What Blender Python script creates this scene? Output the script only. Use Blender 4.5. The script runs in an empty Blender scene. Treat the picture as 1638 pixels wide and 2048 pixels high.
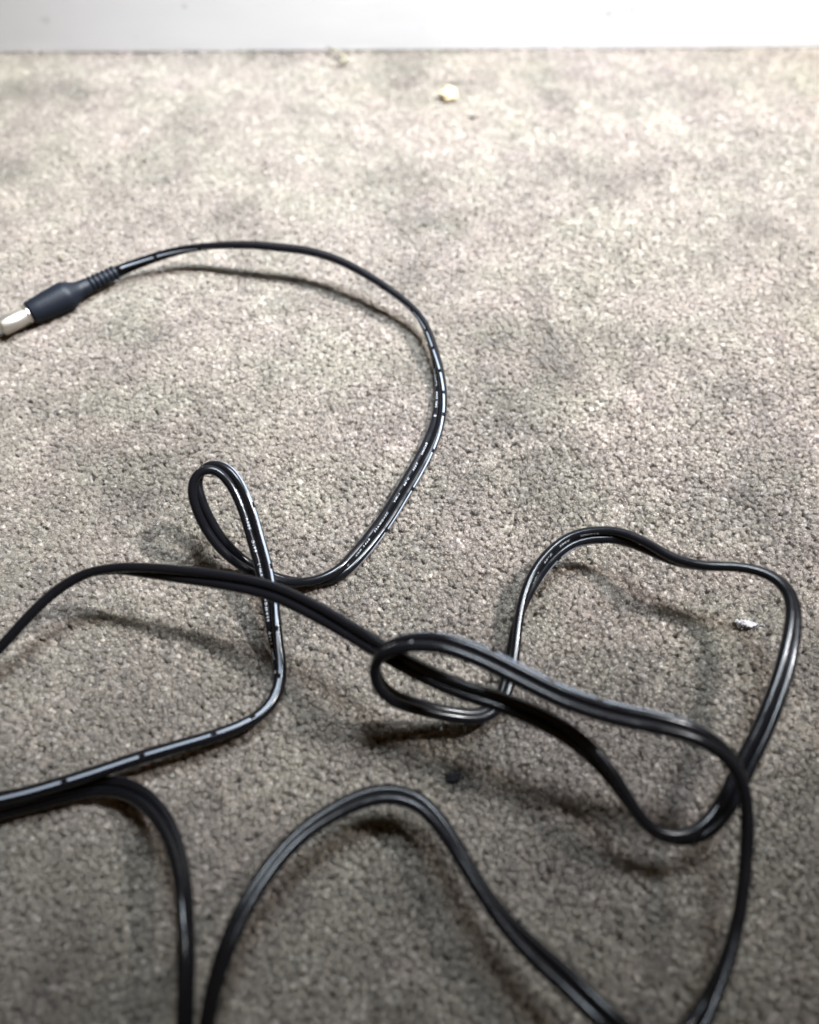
# Close-up of a thin two-core power lead with a barrel plug lying in loose loops on a
# cut-pile carpet in front of a white skirting board.  Unit: metres (tables in millimetres).
import bpy, bmesh, math, random
import numpy as np
from mathutils import Vector, Matrix, noise

S = bpy.context.scene
MM = 0.001
random.seed(11)
rg = np.random.default_rng(11)

# ------------------------------------------------------------------ camera
cam_d = bpy.data.cameras.new("camera")
cam = bpy.data.objects.new("camera", cam_d)
S.collection.objects.link(cam)
cam.location = (0, 0, 0.164)
cam.rotation_euler = (math.radians(90 - 55), 0, 0)
cam_d.sensor_fit = 'VERTICAL'
cam_d.lens = 6.5
cam_d.sensor_height = 6.5 * 2048 / 1540
cam_d.sensor_width = cam_d.sensor_height * 0.8
cam_d.clip_start = 0.005
cam_d.clip_end = 20
cam_d.dof.use_dof = True
cam_d.dof.focus_distance = 0.196
cam_d.dof.aperture_fstop = 1.7
S.camera = cam

# ------------------------------------------------------------------ world and lamps
wd = bpy.data.worlds.new("World"); S.world = wd; wd.use_nodes = True
wd.node_tree.nodes["Background"].inputs[0].default_value = (1.0, 0.60, 0.26, 1)
wd.node_tree.nodes["Background"].inputs[1].default_value = 0.150

def spot(name, loc, aim, power, col, cone, radius):
    l = bpy.data.lights.new(name, 'SPOT'); l.energy = power; l.color = col
    l.spot_size = math.radians(cone); l.spot_blend = 0.85; l.shadow_soft_size = radius
    o = bpy.data.objects.new(name, l); S.collection.objects.link(o)
    o.location = loc
    o.rotation_euler = (Vector(aim) - Vector(loc)).to_track_quat('-Z', 'Y').to_euler()
    return o
# a wide soft lamp above the far end of the floor and a small harder one to the right of it
spot("soft_lamp", (0.11, 0.32, 0.64), (0.01, 0.295, 0.0), 108, (0.80, 0.905, 1.0), 52.5, 0.13)
spot("hard_lamp", (0.55, 0.22, 0.72), (0.06, 0.298, 0.0), 170, (0.965, 0.972, 1.0), 40, 0.046)
S.view_settings.view_transform = 'Standard'
S.view_settings.look = 'None'
S.view_settings.exposure = 0.0
S.view_settings.gamma = 1
S.cycles.max_bounces = 6
S.cycles.diffuse_bounces = 4
S.cycles.glossy_bounces = 3

# ------------------------------------------------------------------ helpers
def link(o, parent=None, **props):
    S.collection.objects.link(o)
    if parent is not None: o.parent = parent
    for k, v in props.items(): o[k] = v
    return o

def mesh_obj(name, verts, faces, mat, parent=None, smooth=True, uv=None, **props):
    me = bpy.data.meshes.new(name)
    me.from_pydata([tuple(v) for v in verts], [], faces)
    if smooth: me.polygons.foreach_set("use_smooth", [True] * len(me.polygons))
    if uv is not None:
        l = me.uv_layers.new(name="UVMap")
        l.data.foreach_set("uv", np.array([uv[lp.vertex_index] for lp in me.loops], float).ravel())
    if mat: me.materials.append(mat)
    me.update()
    return link(bpy.data.objects.new(name, me), parent, **props)

def thing(name, loc, **props):
    o = bpy.data.objects.new(name, None); o.location = loc; o.empty_display_size = 0.01
    return link(o, None, **props)

def new_mat(name):
    m = bpy.data.materials.new(name); m.use_nodes = True
    nt = m.node_tree
    return m, nt, nt.nodes["Principled BSDF"]

def N(nt, t, **kw):
    n = nt.nodes.new(t)
    for k, v in kw.items(): setattr(n, k, v)
    return n

# ------------------------------------------------------------------ materials
def mat_pile():
    m, nt, b = new_mat("carpet_pile_yarn")
    a = N(nt, 'ShaderNodeAttribute', attribute_type='INSTANCER', attribute_name='tint')
    tc = N(nt, 'ShaderNodeTexCoord')
    ns = N(nt, 'ShaderNodeTexNoise'); ns.inputs['Scale'].default_value = 2600; ns.inputs['Detail'].default_value = 2
    mr = N(nt, 'ShaderNodeMapRange'); mr.inputs[1].default_value = .3; mr.inputs[2].default_value = .7
    mr.inputs[3].default_value = .88; mr.inputs[4].default_value = 1.12
    mx = N(nt, 'ShaderNodeVectorMath', operation='SCALE')
    nt.links.new(tc.outputs['Object'], ns.inputs['Vector'])
    nt.links.new(ns.outputs[0], mr.inputs[0])
    nt.links.new(a.outputs['Color'], mx.inputs[0]); nt.links.new(mr.outputs[0], mx.inputs['Scale'])
    nt.links.new(mx.outputs[0], b.inputs['Base Color'])
    b.inputs['Roughness'].default_value = .75
    b.inputs['Specular IOR Level'].default_value = .0
    b.inputs['Sheen Weight'].default_value = .12
    b.inputs['Sheen Roughness'].default_value = .6
    tr = N(nt, 'ShaderNodeBsdfTranslucent'); ms = N(nt, 'ShaderNodeMixShader'); ms.inputs[0].default_value = .5
    nt.links.new(mx.outputs[0], tr.inputs['Color'])
    nt.links.new(b.outputs[0], ms.inputs[1]); nt.links.new(tr.outputs[0], ms.inputs[2])
    nt.links.new(ms.outputs[0], nt.nodes['Material Output'].inputs['Surface'])
    return m

def mat_plain(name, col, rough=.5, spec=.5, bump=0, bscale=2000, var=0.0):
    m, nt, b = new_mat(name)
    b.inputs['Base Color'].default_value = (*col, 1)
    b.inputs['Roughness'].default_value = rough
    b.inputs['Specular IOR Level'].default_value = spec
    tc = N(nt, 'ShaderNodeTexCoord')
    ns = N(nt, 'ShaderNodeTexNoise'); ns.inputs['Scale'].default_value = bscale; ns.inputs['Detail'].default_value = 4
    nt.links.new(tc.outputs['Object'], ns.inputs['Vector'])
    if bump:
        bp = N(nt, 'ShaderNodeBump'); bp.inputs['Strength'].default_value = bump
        bp.inputs['Distance'].default_value = .0002
        nt.links.new(ns.outputs[0], bp.inputs['Height']); nt.links.new(bp.outputs[0], b.inputs['Normal'])
    if var:
        cr = N(nt, 'ShaderNodeMixRGB')
        cr.inputs[1].default_value = (*[c * (1 - var) for c in col], 1)
        cr.inputs[2].default_value = (*[min(1, c * (1 + var)) for c in col], 1)
        nt.links.new(ns.outputs[0], cr.inputs[0]); nt.links.new(cr.outputs[0], b.inputs['Base Color'])
    return m

def mat_pvc():
    m, nt, b = new_mat("black_soft_pvc")
    b.inputs['Base Color'].default_value = (.0032, .0033, .0042, 1)
    b.inputs['Specular IOR Level'].default_value = .16
    tc = N(nt, 'ShaderNodeTexCoord')
    ns = N(nt, 'ShaderNodeTexNoise'); ns.inputs['Scale'].default_value = 260; ns.inputs['Detail'].default_value = 6
    nt.links.new(tc.outputs['Object'], ns.inputs['Vector'])
    mr = N(nt, 'ShaderNodeMapRange'); mr.inputs[1].default_value = .35; mr.inputs[2].default_value = .7
    mr.inputs[3].default_value = .13; mr.inputs[4].default_value = .27
    nt.links.new(ns.outputs[0], mr.inputs[0]); nt.links.new(mr.outputs[0], b.inputs['Roughness'])
    n2 = N(nt, 'ShaderNodeTexNoise'); n2.inputs['Scale'].default_value = 900; n2.inputs['Detail'].default_value = 3
    nt.links.new(tc.outputs['Object'], n2.inputs['Vector'])
    bp = N(nt, 'ShaderNodeBump'); bp.inputs['Strength'].default_value = .12; bp.inputs['Distance'].default_value = .0001
    nt.links.new(n2.outputs[0], bp.inputs['Height']); nt.links.new(bp.outputs[0], b.inputs['Normal'])
    return m

def mat_skirting(marks):
    m, nt, b = new_mat("white_gloss_paint")
    b.inputs['Roughness'].default_value = .42
    tc = N(nt, 'ShaderNodeTexCoord')
    last = None
    for (x, z, rx, rz, k) in marks:
        sb = N(nt, 'ShaderNodeVectorMath', operation='SUBTRACT'); sb.inputs[1].default_value = (x * MM, 0, z * MM)
        ml = N(nt, 'ShaderNodeVectorMath', operation='MULTIPLY'); ml.inputs[1].default_value = (1 / (rx * MM), 0, 1 / (rz * MM))
        ln = N(nt, 'ShaderNodeVectorMath', operation='LENGTH')
        mr = N(nt, 'ShaderNodeMapRange'); mr.inputs[1].default_value = .5; mr.inputs[2].default_value = 1.1
        mr.inputs[3].default_value = k; mr.inputs[4].default_value = 0
        nt.links.new(tc.outputs['Object'], sb.inputs[0]); nt.links.new(sb.outputs[0], ml.inputs[0])
        nt.links.new(ml.outputs[0], ln.inputs[0]); nt.links.new(ln.outputs['Value'], mr.inputs[0])
        if last is None: last = mr.outputs[0]
        else:
            mx = N(nt, 'ShaderNodeMath', operation='MAXIMUM')
            nt.links.new(last, mx.inputs[0]); nt.links.new(mr.outputs[0], mx.inputs[1]); last = mx.outputs[0]
    ns = N(nt, 'ShaderNodeTexNoise'); ns.inputs['Scale'].default_value = 420; ns.inputs['Detail'].default_value = 5
    nt.links.new(tc.outputs['Object'], ns.inputs['Vector'])
    mm = N(nt, 'ShaderNodeMapRange'); mm.inputs[1].default_value = .35; mm.inputs[2].default_value = .6
    nt.links.new(ns.outputs[0], mm.inputs[0])
    mu = N(nt, 'ShaderNodeMath', operation='MULTIPLY'); nt.links.new(last, mu.inputs[0]); nt.links.new(mm.outputs[0], mu.inputs[1])
    # faint streaky grime of old paint
    n2 = N(nt, 'ShaderNodeTexNoise'); n2.inputs['Scale'].default_value = 28; n2.inputs['Detail'].default_value = 6
    mp = N(nt, 'ShaderNodeMapping'); mp.inputs['Scale'].default_value = (1, 1, 4)
    nt.links.new(tc.outputs['Object'], mp.inputs[0]); nt.links.new(mp.outputs[0], n2.inputs['Vector'])
    g = N(nt, 'ShaderNodeMixRGB'); g.inputs[1].default_value = (.56, .558, .565, 1); g.inputs[2].default_value = (.61, .61, .612, 1)
    nt.links.new(n2.outputs[0], g.inputs[0])
    cm = N(nt, 'ShaderNodeMixRGB'); cm.inputs[2].default_value = (.30, .29, .28, 1)
    nt.links.new(g.outputs[0], cm.inputs[1]); nt.links.new(mu.outputs[0], cm.inputs[0])
    nt.links.new(cm.outputs[0], b.inputs['Base Color'])
    bp = N(nt, 'ShaderNodeBump'); bp.inputs['Strength'].default_value = .2; bp.inputs['Distance'].default_value = .0004
    nt.links.new(n2.outputs[0], bp.inputs['Height']); nt.links.new(bp.outputs[0], b.inputs['Normal'])
    return m

M_pile = mat_pile()
M_back = mat_plain("carpet_backing", (.22, .19, .165), .95, .1, .8, 900, .35)
M_pvc = mat_pvc()
M_plug = mat_plain("black_moulded_pvc", (.0042, .0055, .0085), .46, .13, .25, 2500)
M_print = mat_plain("pale_grey_print", (.165, .185, .215), .7, .06, .1, 3000, .12)
M_letter = mat_plain("white_ink", (.36, .37, .39), .7, .05, 0, 3500, .4)
M_metal = mat_plain("nickel_plate", (.42, .385, .34), .32, .5, .1, 1500)
M_metal.node_tree.nodes["Principled BSDF"].inputs['Metallic'].default_value = .9
M_wall = mat_plain("wall_paint", (.78, .77, .75), .8, .3, .3, 300)

# ------------------------------------------------------------------ setting: backing, pile, wall
WALL_Y = 366.3; YAW = math.radians(.71)
def wall_y(x): return WALL_Y + x * math.tan(YAW)

PATH = np.array([
[-95.6,206.09,4.2,0.039,0.113,-0.993],
[-93.92,207.16,4.39,-0.005,0.185,-0.983],
[-92.22,208.19,4.59,-0.03,0.262,-0.965],
[-90.47,209.11,4.82,-0.029,0.338,-0.941],
[-88.65,209.9,5.08,-0.025,0.4,-0.916],
[-86.81,210.62,5.37,-0.025,0.448,-0.894],
[-84.95,211.29,5.67,-0.027,0.487,-0.873],
[-83.07,211.91,5.98,-0.028,0.522,-0.853],
[-81.18,212.48,6.28,-0.028,0.554,-0.832],
[-79.27,213,6.58,-0.025,0.587,-0.809],
[-77.35,213.46,6.87,-0.018,0.622,-0.783],
[-75.4,213.83,7.15,-0.006,0.659,-0.753],
[-73.44,214.12,7.42,0.011,0.697,-0.717],
[-71.47,214.32,7.68,0.029,0.734,-0.678],
[-69.49,214.44,7.93,0.048,0.769,-0.637],
[-67.51,214.49,8.18,0.065,0.8,-0.596],
[-65.53,214.48,8.42,0.083,0.826,-0.558],
[-63.54,214.41,8.66,0.107,0.845,-0.524],
[-61.56,214.28,8.9,0.132,0.859,-0.495],
[-59.59,214.08,9.14,0.152,0.869,-0.47],
[-57.61,213.84,9.37,0.166,0.877,-0.451],
[-55.64,213.57,9.59,0.174,0.884,-0.434],
[-53.68,213.28,9.79,0.177,0.889,-0.421],
[-51.71,212.97,9.97,0.18,0.893,-0.412],
[-49.74,212.64,10.12,0.189,0.894,-0.407],
[-47.78,212.27,10.25,0.2,0.893,-0.404],
[-45.83,211.87,10.35,0.205,0.892,-0.402],
[-43.87,211.45,10.42,0.204,0.893,-0.401],
[-41.91,211.04,10.48,0.193,0.897,-0.398],
[-39.95,210.66,10.53,0.176,0.901,-0.396],
[-37.98,210.3,10.55,0.168,0.903,-0.396],
[-36.02,209.93,10.55,0.178,0.899,-0.401],
[-34.07,209.5,10.54,0.207,0.888,-0.41],
[-32.14,208.99,10.5,0.246,0.871,-0.425],
[-30.23,208.38,10.45,0.28,0.852,-0.442],
[-28.36,207.69,10.38,0.306,0.835,-0.458],
[-26.51,206.93,10.29,0.327,0.817,-0.475],
[-24.69,206.11,10.19,0.345,0.798,-0.494],
[-22.9,205.23,10.07,0.363,0.777,-0.515],
[-21.15,204.28,9.92,0.382,0.751,-0.539],
[-19.44,203.25,9.77,0.398,0.723,-0.564],
[-17.77,202.17,9.59,0.406,0.701,-0.587],
[-16.13,201.04,9.4,0.404,0.685,-0.607],
[-14.51,199.89,9.19,0.395,0.676,-0.622],
[-12.89,198.73,8.95,0.381,0.671,-0.636],
[-11.28,197.58,8.68,0.368,0.665,-0.65],
[-9.69,196.41,8.39,0.359,0.653,-0.666],
[-8.12,195.21,8.08,0.358,0.635,-0.685],
[-6.58,193.97,7.77,0.361,0.61,-0.705],
[-5.07,192.69,7.46,0.363,0.585,-0.725],
[-3.6,191.38,7.16,0.359,0.563,-0.744],
[-2.15,190.03,6.86,0.354,0.537,-0.766],
[-0.75,188.63,6.56,0.349,0.501,-0.792],
[0.58,187.17,6.26,0.34,0.451,-0.825],
[1.79,185.62,5.96,0.321,0.389,-0.864],
[2.87,183.96,5.67,0.287,0.324,-0.902],
[3.81,182.23,5.39,0.242,0.264,-0.934],
[4.62,180.42,5.12,0.193,0.21,-0.958],
[5.31,178.56,4.89,0.134,0.162,-0.978],
[5.88,176.66,4.67,0.07,0.123,-0.99],
[6.35,174.72,4.48,0.015,0.099,-0.995],
[6.78,172.78,4.3,-0.028,0.084,-0.996],
[7.18,170.83,4.13,-0.069,0.071,-0.995],
[7.56,168.87,3.97,-0.12,0.056,-0.991],
[7.9,166.91,3.81,-0.183,0.043,-0.982],
[8.2,164.93,3.67,-0.255,0.035,-0.966],
[8.45,162.96,3.53,-0.334,0.029,-0.942],
[8.65,160.97,3.39,-0.416,0.026,-0.909],
[8.8,158.98,3.26,-0.499,0.025,-0.866],
[8.89,156.99,3.14,-0.578,0.028,-0.815],
[8.91,154.99,3.04,-0.65,0.034,-0.76],
[8.88,152.99,2.96,-0.713,0.049,-0.7],
[8.78,151,2.89,-0.769,0.078,-0.634],
[8.6,149.01,2.8,-0.819,0.117,-0.562],
[8.36,147.03,2.67,-0.86,0.157,-0.485],
[8.03,145.06,2.53,-0.895,0.195,-0.401],
[7.63,143.11,2.39,-0.922,0.232,-0.309],
[7.15,141.17,2.26,-0.939,0.273,-0.211],
[6.57,139.26,2.14,-0.944,0.311,-0.114],
[5.93,137.37,2.03,-0.941,0.338,-0.025],
[5.23,135.5,1.93,-0.933,0.356,0.052],
[4.49,133.65,1.84,-0.92,0.373,0.123],
[3.71,131.81,1.76,-0.904,0.386,0.185],
[2.9,129.98,1.68,-0.889,0.394,0.233],
[2.07,128.16,1.62,-0.878,0.397,0.267],
[1.23,126.35,1.58,-0.868,0.402,0.292],
[0.37,124.54,1.54,-0.859,0.409,0.309],
[-0.51,122.74,1.52,-0.853,0.413,0.318],
[-1.38,120.95,1.51,-0.852,0.413,0.322],
[-2.26,119.15,1.49,-0.852,0.41,0.325],
[-3.13,117.35,1.49,-0.85,0.409,0.333],
[-4,115.55,1.48,-0.842,0.414,0.347],
[-4.9,113.76,1.49,-0.827,0.424,0.369],
[-5.82,111.98,1.51,-0.809,0.436,0.394],
[-6.77,110.23,1.55,-0.79,0.446,0.421],
[-7.74,108.48,1.6,-0.768,0.454,0.452],
[-8.75,106.75,1.67,-0.742,0.46,0.488],
[-9.79,105.04,1.73,-0.711,0.462,0.53],
[-10.85,103.35,1.81,-0.672,0.46,0.58],
[-11.95,101.69,1.9,-0.619,0.454,0.641],
[-13.09,100.05,1.99,-0.553,0.438,0.709],
[-14.27,98.44,2.1,-0.469,0.409,0.783],
[-15.53,96.89,2.2,-0.344,0.365,0.865],
[-16.94,95.5,2.29,-0.192,0.282,0.94],
[-18.56,94.34,2.35,-0.062,0.148,0.987],
[-20.33,93.46,2.39,0.021,-0.021,1],
[-22.23,92.88,2.4,0.046,-0.201,0.979],
[-24.19,92.57,2.4,0.038,-0.366,0.93],
[-26.18,92.48,2.42,0.016,-0.508,0.861],
[-28.18,92.57,2.48,-0.025,-0.622,0.782],
[-30.15,92.83,2.58,-0.08,-0.707,0.703],
[-32.09,93.26,2.74,-0.139,-0.764,0.63],
[-33.99,93.83,2.97,-0.181,-0.808,0.561],
[-35.84,94.49,3.32,-0.21,-0.844,0.493],
[-37.64,95.22,3.8,-0.244,-0.872,0.424],
[-39.36,96,4.44,-0.273,-0.896,0.349],
[-40.95,96.8,5.31,-0.306,-0.914,0.265],
[-42.41,97.6,6.41,-0.366,-0.912,0.188],
[-43.73,98.42,7.65,-0.456,-0.879,0.14],
[-44.95,99.34,8.93,-0.559,-0.82,0.122],
[-46.08,100.4,10.2,-0.647,-0.753,0.117],
[-47.1,101.56,11.46,-0.706,-0.699,0.118],
[-48,102.76,12.78,-0.736,-0.664,0.129],
[-48.78,103.95,14.18,-0.744,-0.647,0.169],
[-49.42,105.17,15.63,-0.728,-0.634,0.261],
[-49.95,106.5,17.01,-0.67,-0.613,0.419],
[-50.32,107.98,18.27,-0.535,-0.565,0.629],
[-50.32,109.57,19.41,-0.273,-0.509,0.816],
[-49.71,111.08,20.39,0.068,-0.549,0.833],
[-48.42,112.25,21.03,0.25,-0.741,0.624],
[-46.66,112.76,21.22,0.057,-0.937,0.344],
[-44.83,112.45,21.02,-0.322,-0.931,0.174],
[-43.2,111.52,20.54,-0.586,-0.808,0.069],
[-41.85,110.26,19.84,-0.746,-0.666,0.001],
[-40.74,108.83,19.03,-0.833,-0.551,-0.045],
[-39.77,107.31,18.16,-0.879,-0.472,-0.073],
[-38.92,105.74,17.26,-0.909,-0.408,-0.081],
[-38.17,104.12,16.36,-0.929,-0.36,-0.083],
[-37.49,102.47,15.46,-0.943,-0.321,-0.082],
[-36.88,100.79,14.56,-0.953,-0.29,-0.086],
[-36.29,99.09,13.68,-0.956,-0.276,-0.1],
[-35.7,97.39,12.83,-0.954,-0.273,-0.124],
[-35.1,95.67,11.99,-0.953,-0.265,-0.146],
[-34.5,93.94,11.18,-0.957,-0.243,-0.161],
[-33.95,92.19,10.39,-0.962,-0.208,-0.175],
[-33.45,90.42,9.61,-0.965,-0.172,-0.198],
[-32.99,88.63,8.84,-0.961,-0.139,-0.238],
[-32.56,86.82,8.11,-0.949,-0.106,-0.296],
[-32.14,85,7.39,-0.927,-0.068,-0.369],
[-31.73,83.17,6.71,-0.892,-0.027,-0.452],
[-31.34,81.32,6.05,-0.843,0.015,-0.538],
[-30.96,79.47,5.4,-0.782,0.055,-0.62],
[-30.58,77.61,4.76,-0.714,0.086,-0.695],
[-30.18,75.75,4.15,-0.639,0.104,-0.762],
[-29.74,73.89,3.55,-0.564,0.116,-0.817],
[-29.29,72.02,3.01,-0.502,0.115,-0.857],
[-28.97,70.11,2.61,-0.46,0.078,-0.884],
[-28.84,68.13,2.43,-0.448,0.028,-0.893],
[-28.95,66.15,2.44,-0.462,0.027,-0.886],
[-29.35,64.21,2.54,-0.484,0.077,-0.872],
[-30.05,62.36,2.71,-0.497,0.146,-0.855],
[-31.05,60.67,2.92,-0.488,0.239,-0.839],
[-32.36,59.2,3.14,-0.445,0.343,-0.827],
[-33.91,57.99,3.37,-0.397,0.41,-0.821],
[-35.59,56.94,3.61,-0.373,0.443,-0.815],
[-37.34,56.01,3.87,-0.355,0.467,-0.81],
[-39.13,55.17,4.13,-0.332,0.49,-0.806],
[-40.96,54.4,4.38,-0.303,0.512,-0.804],
[-42.82,53.69,4.58,-0.268,0.533,-0.802],
[-44.71,53.04,4.73,-0.239,0.55,-0.8],
[-46.6,52.43,4.86,-0.233,0.558,-0.796],
[-48.5,51.81,4.99,-0.244,0.56,-0.792],
[-50.39,51.17,5.13,-0.253,0.561,-0.788],
[-52.28,50.52,5.28,-0.258,0.562,-0.786],
[-54.16,49.85,5.43,-0.264,0.561,-0.784],
[-56.03,49.17,5.58,-0.274,0.559,-0.783],
[-57.89,48.45,5.74,-0.286,0.556,-0.781],
[-59.74,47.71,5.9,-0.291,0.555,-0.78],
[-61.59,46.97,6.05,-0.282,0.558,-0.781],
[-63.45,46.24,6.18,-0.264,0.563,-0.783],
[-65.32,45.55,6.29,-0.248,0.568,-0.785],
[-67.2,44.87,6.38,-0.233,0.571,-0.787],
[-69.09,44.22,6.45,-0.219,0.574,-0.789],
[-70.99,43.59,6.5,-0.207,0.576,-0.791],
[-72.89,42.98,6.54,-0.192,0.58,-0.792],
[-74.81,42.41,6.54,-0.155,0.59,-0.793],
[-76.75,41.92,6.49,-0.103,0.604,-0.79],
[-78.7,41.51,6.37,-0.063,0.623,-0.78],
[-80.66,41.15,6.19,-0.036,0.646,-0.762],
[-82.62,40.85,5.99,-0.015,0.673,-0.74],
[-84.6,40.61,5.78,0.005,0.703,-0.711],
[-86.58,40.45,5.58,0.024,0.739,-0.673],
[-88.57,40.37,5.38,0.038,0.786,-0.617],
[-90.56,40.34,5.19,0.054,0.838,-0.543],
[-92.54,40.38,4.99,0.086,0.882,-0.464],
[-94.53,40.54,4.81,0.143,0.909,-0.391],
[-96.49,40.86,4.63,0.228,0.914,-0.336],
[-98.4,41.39,4.48,0.324,0.899,-0.296],
[-100.25,42.12,4.36,0.41,0.876,-0.254],
[-102.03,43.02,4.25,0.485,0.848,-0.212],
[-103.73,44.07,4.16,0.56,0.81,-0.174],
[-105.32,45.26,4.08,0.637,0.758,-0.142],
[-106.78,46.61,4.01,0.714,0.691,-0.113],
[-108.1,48.11,3.95,0.78,0.622,-0.073],
[-109.28,49.72,3.89,0.833,0.552,-0.024],
[-110.3,51.43,3.85,0.886,0.463,0.023],
[-111.09,53.25,3.82,0.946,0.321,0.055],
[-111.5,55.17,3.81,0.994,0.081,0.074],
[-111.37,57.11,3.81,0.97,-0.216,0.113],
[-110.7,58.95,3.84,0.875,-0.446,0.189],
[-109.64,60.62,3.9,0.755,-0.593,0.28],
[-108.3,62.07,3.99,0.602,-0.704,0.376],
[-106.71,63.23,4.12,0.412,-0.774,0.482],
[-104.92,64.08,4.26,0.265,-0.773,0.576],
[-103.06,64.78,4.44,0.196,-0.746,0.636],
[-101.2,65.46,4.68,0.185,-0.724,0.665],
[-99.4,66.26,5.02,0.195,-0.712,0.675],
[-97.67,67.15,5.47,0.186,-0.707,0.682],
[-96,68.1,6.01,0.171,-0.702,0.691],
[-94.38,69.1,6.61,0.172,-0.691,0.702],
[-92.81,70.17,7.23,0.196,-0.669,0.717],
[-91.31,71.34,7.84,0.241,-0.637,0.733],
[-89.91,72.64,8.42,0.294,-0.599,0.744],
[-88.62,74.06,8.99,0.335,-0.569,0.751],
[-87.41,75.55,9.54,0.356,-0.555,0.752],
[-86.21,77.05,10.07,0.359,-0.558,0.748],
[-84.96,78.53,10.59,0.36,-0.565,0.743],
[-83.69,79.99,11.07,0.369,-0.566,0.737],
[-82.39,81.44,11.54,0.369,-0.574,0.731],
[-81.04,82.84,11.99,0.348,-0.596,0.724],
[-79.59,84.14,12.43,0.309,-0.621,0.72],
[-78.04,85.33,12.85,0.268,-0.636,0.723],
[-76.4,86.4,13.25,0.213,-0.647,0.732],
[-74.67,87.3,13.64,0.125,-0.655,0.745],
[-72.84,87.96,14.05,0.005,-0.64,0.769],
[-70.94,88.33,14.47,-0.106,-0.584,0.805],
[-68.99,88.45,14.89,-0.168,-0.501,0.849],
[-67.03,88.43,15.28,-0.184,-0.405,0.896],
[-65.07,88.32,15.63,-0.178,-0.288,0.941],
[-63.1,88.11,15.93,-0.159,-0.15,0.976],
[-61.14,87.82,16.2,-0.13,-0.013,0.991],
[-59.19,87.5,16.44,-0.102,0.109,0.989],
[-57.23,87.17,16.67,-0.073,0.219,0.973],
[-55.27,86.82,16.89,-0.044,0.316,0.948],
[-53.31,86.46,17.09,-0.019,0.397,0.918],
[-51.36,86.08,17.29,0,0.466,0.885],
[-49.41,85.7,17.49,0.015,0.524,0.851],
[-47.45,85.32,17.7,0.028,0.575,0.817],
[-45.5,84.93,17.9,0.044,0.621,0.783],
[-43.55,84.52,18.1,0.065,0.661,0.747],
[-41.61,84.09,18.3,0.091,0.696,0.712],
[-39.67,83.63,18.48,0.117,0.725,0.679],
[-37.74,83.15,18.65,0.137,0.748,0.649],
[-35.81,82.64,18.81,0.157,0.766,0.623],
[-33.89,82.1,18.96,0.183,0.78,0.598],
[-31.99,81.51,19.1,0.218,0.788,0.575],
[-30.11,80.84,19.24,0.262,0.79,0.554],
[-28.27,80.08,19.38,0.308,0.786,0.536],
[-26.46,79.23,19.51,0.347,0.777,0.525],
[-24.69,78.31,19.65,0.374,0.766,0.523],
[-22.95,77.34,19.77,0.389,0.754,0.529],
[-21.22,76.35,19.9,0.393,0.742,0.543],
[-19.5,75.33,20.02,0.396,0.726,0.562],
[-17.79,74.29,20.14,0.402,0.707,0.582],
[-16.11,73.22,20.25,0.404,0.686,0.605],
[-14.44,72.13,20.36,0.398,0.666,0.631],
[-12.77,71.02,20.46,0.386,0.647,0.657],
[-11.11,69.92,20.57,0.377,0.63,0.679],
[-9.46,68.8,20.68,0.37,0.614,0.698],
[-7.8,67.68,20.79,0.36,0.6,0.714],
[-6.15,66.57,20.9,0.346,0.589,0.73],
[-4.47,65.48,20.99,0.333,0.581,0.743],
[-2.79,64.41,21.08,0.322,0.573,0.754],
[-1.08,63.36,21.16,0.311,0.567,0.763],
[0.63,62.34,21.23,0.296,0.563,0.772],
[2.38,61.36,21.29,0.279,0.56,0.78],
[4.14,60.42,21.35,0.263,0.557,0.788],
[5.92,59.52,21.41,0.249,0.556,0.793],
[7.73,58.66,21.46,0.235,0.557,0.796],
[9.56,57.86,21.5,0.219,0.566,0.795],
[11.43,57.14,21.53,0.199,0.583,0.788],
[13.31,56.48,21.56,0.195,0.602,0.774],
[15.21,55.85,21.56,0.218,0.62,0.754],
[17.1,55.21,21.5,0.258,0.635,0.728],
[18.99,54.56,21.35,0.293,0.652,0.699],
[20.87,53.91,21.13,0.324,0.667,0.671],
[22.73,53.22,20.87,0.359,0.669,0.651],
[24.55,52.47,20.57,0.397,0.654,0.644],
[26.34,51.63,20.25,0.428,0.623,0.655],
[28.09,50.73,19.91,0.453,0.574,0.682],
[29.79,49.75,19.54,0.476,0.502,0.723],
[31.43,48.68,19.13,0.49,0.406,0.771],
[32.98,47.5,18.7,0.486,0.296,0.822],
[34.45,46.22,18.23,0.459,0.18,0.87],
[35.83,44.88,17.73,0.413,0.059,0.909],
[37.14,43.47,17.18,0.357,-0.069,0.932],
[38.35,42.02,16.55,0.286,-0.198,0.937],
[39.46,40.51,15.85,0.202,-0.3,0.932],
[40.54,38.99,15.12,0.125,-0.362,0.924],
[41.65,37.51,14.38,0.071,-0.403,0.912],
[42.83,36.07,13.65,0.049,-0.425,0.904],
[44.14,34.75,12.95,0.087,-0.4,0.912],
[45.69,33.72,12.34,0.152,-0.289,0.945],
[47.49,33.05,11.89,0.172,-0.111,0.979],
[49.42,32.76,11.58,0.12,0.1,0.988],
[51.39,32.84,11.43,-0.006,0.308,0.951],
[53.32,33.27,11.43,-0.181,0.476,0.86],
[55.13,34.04,11.56,-0.388,0.576,0.72],
[56.77,35.13,11.79,-0.573,0.601,0.558],
[58.23,36.44,12.09,-0.688,0.595,0.415],
[59.58,37.87,12.46,-0.756,0.58,0.303],
[60.81,39.39,12.87,-0.808,0.546,0.219],
[61.93,40.98,13.32,-0.841,0.514,0.168],
[62.99,42.61,13.79,-0.851,0.502,0.154],
[64.05,44.24,14.25,-0.842,0.511,0.169],
[65.15,45.86,14.67,-0.826,0.526,0.2],
[66.28,47.45,15.07,-0.816,0.529,0.232],
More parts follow.
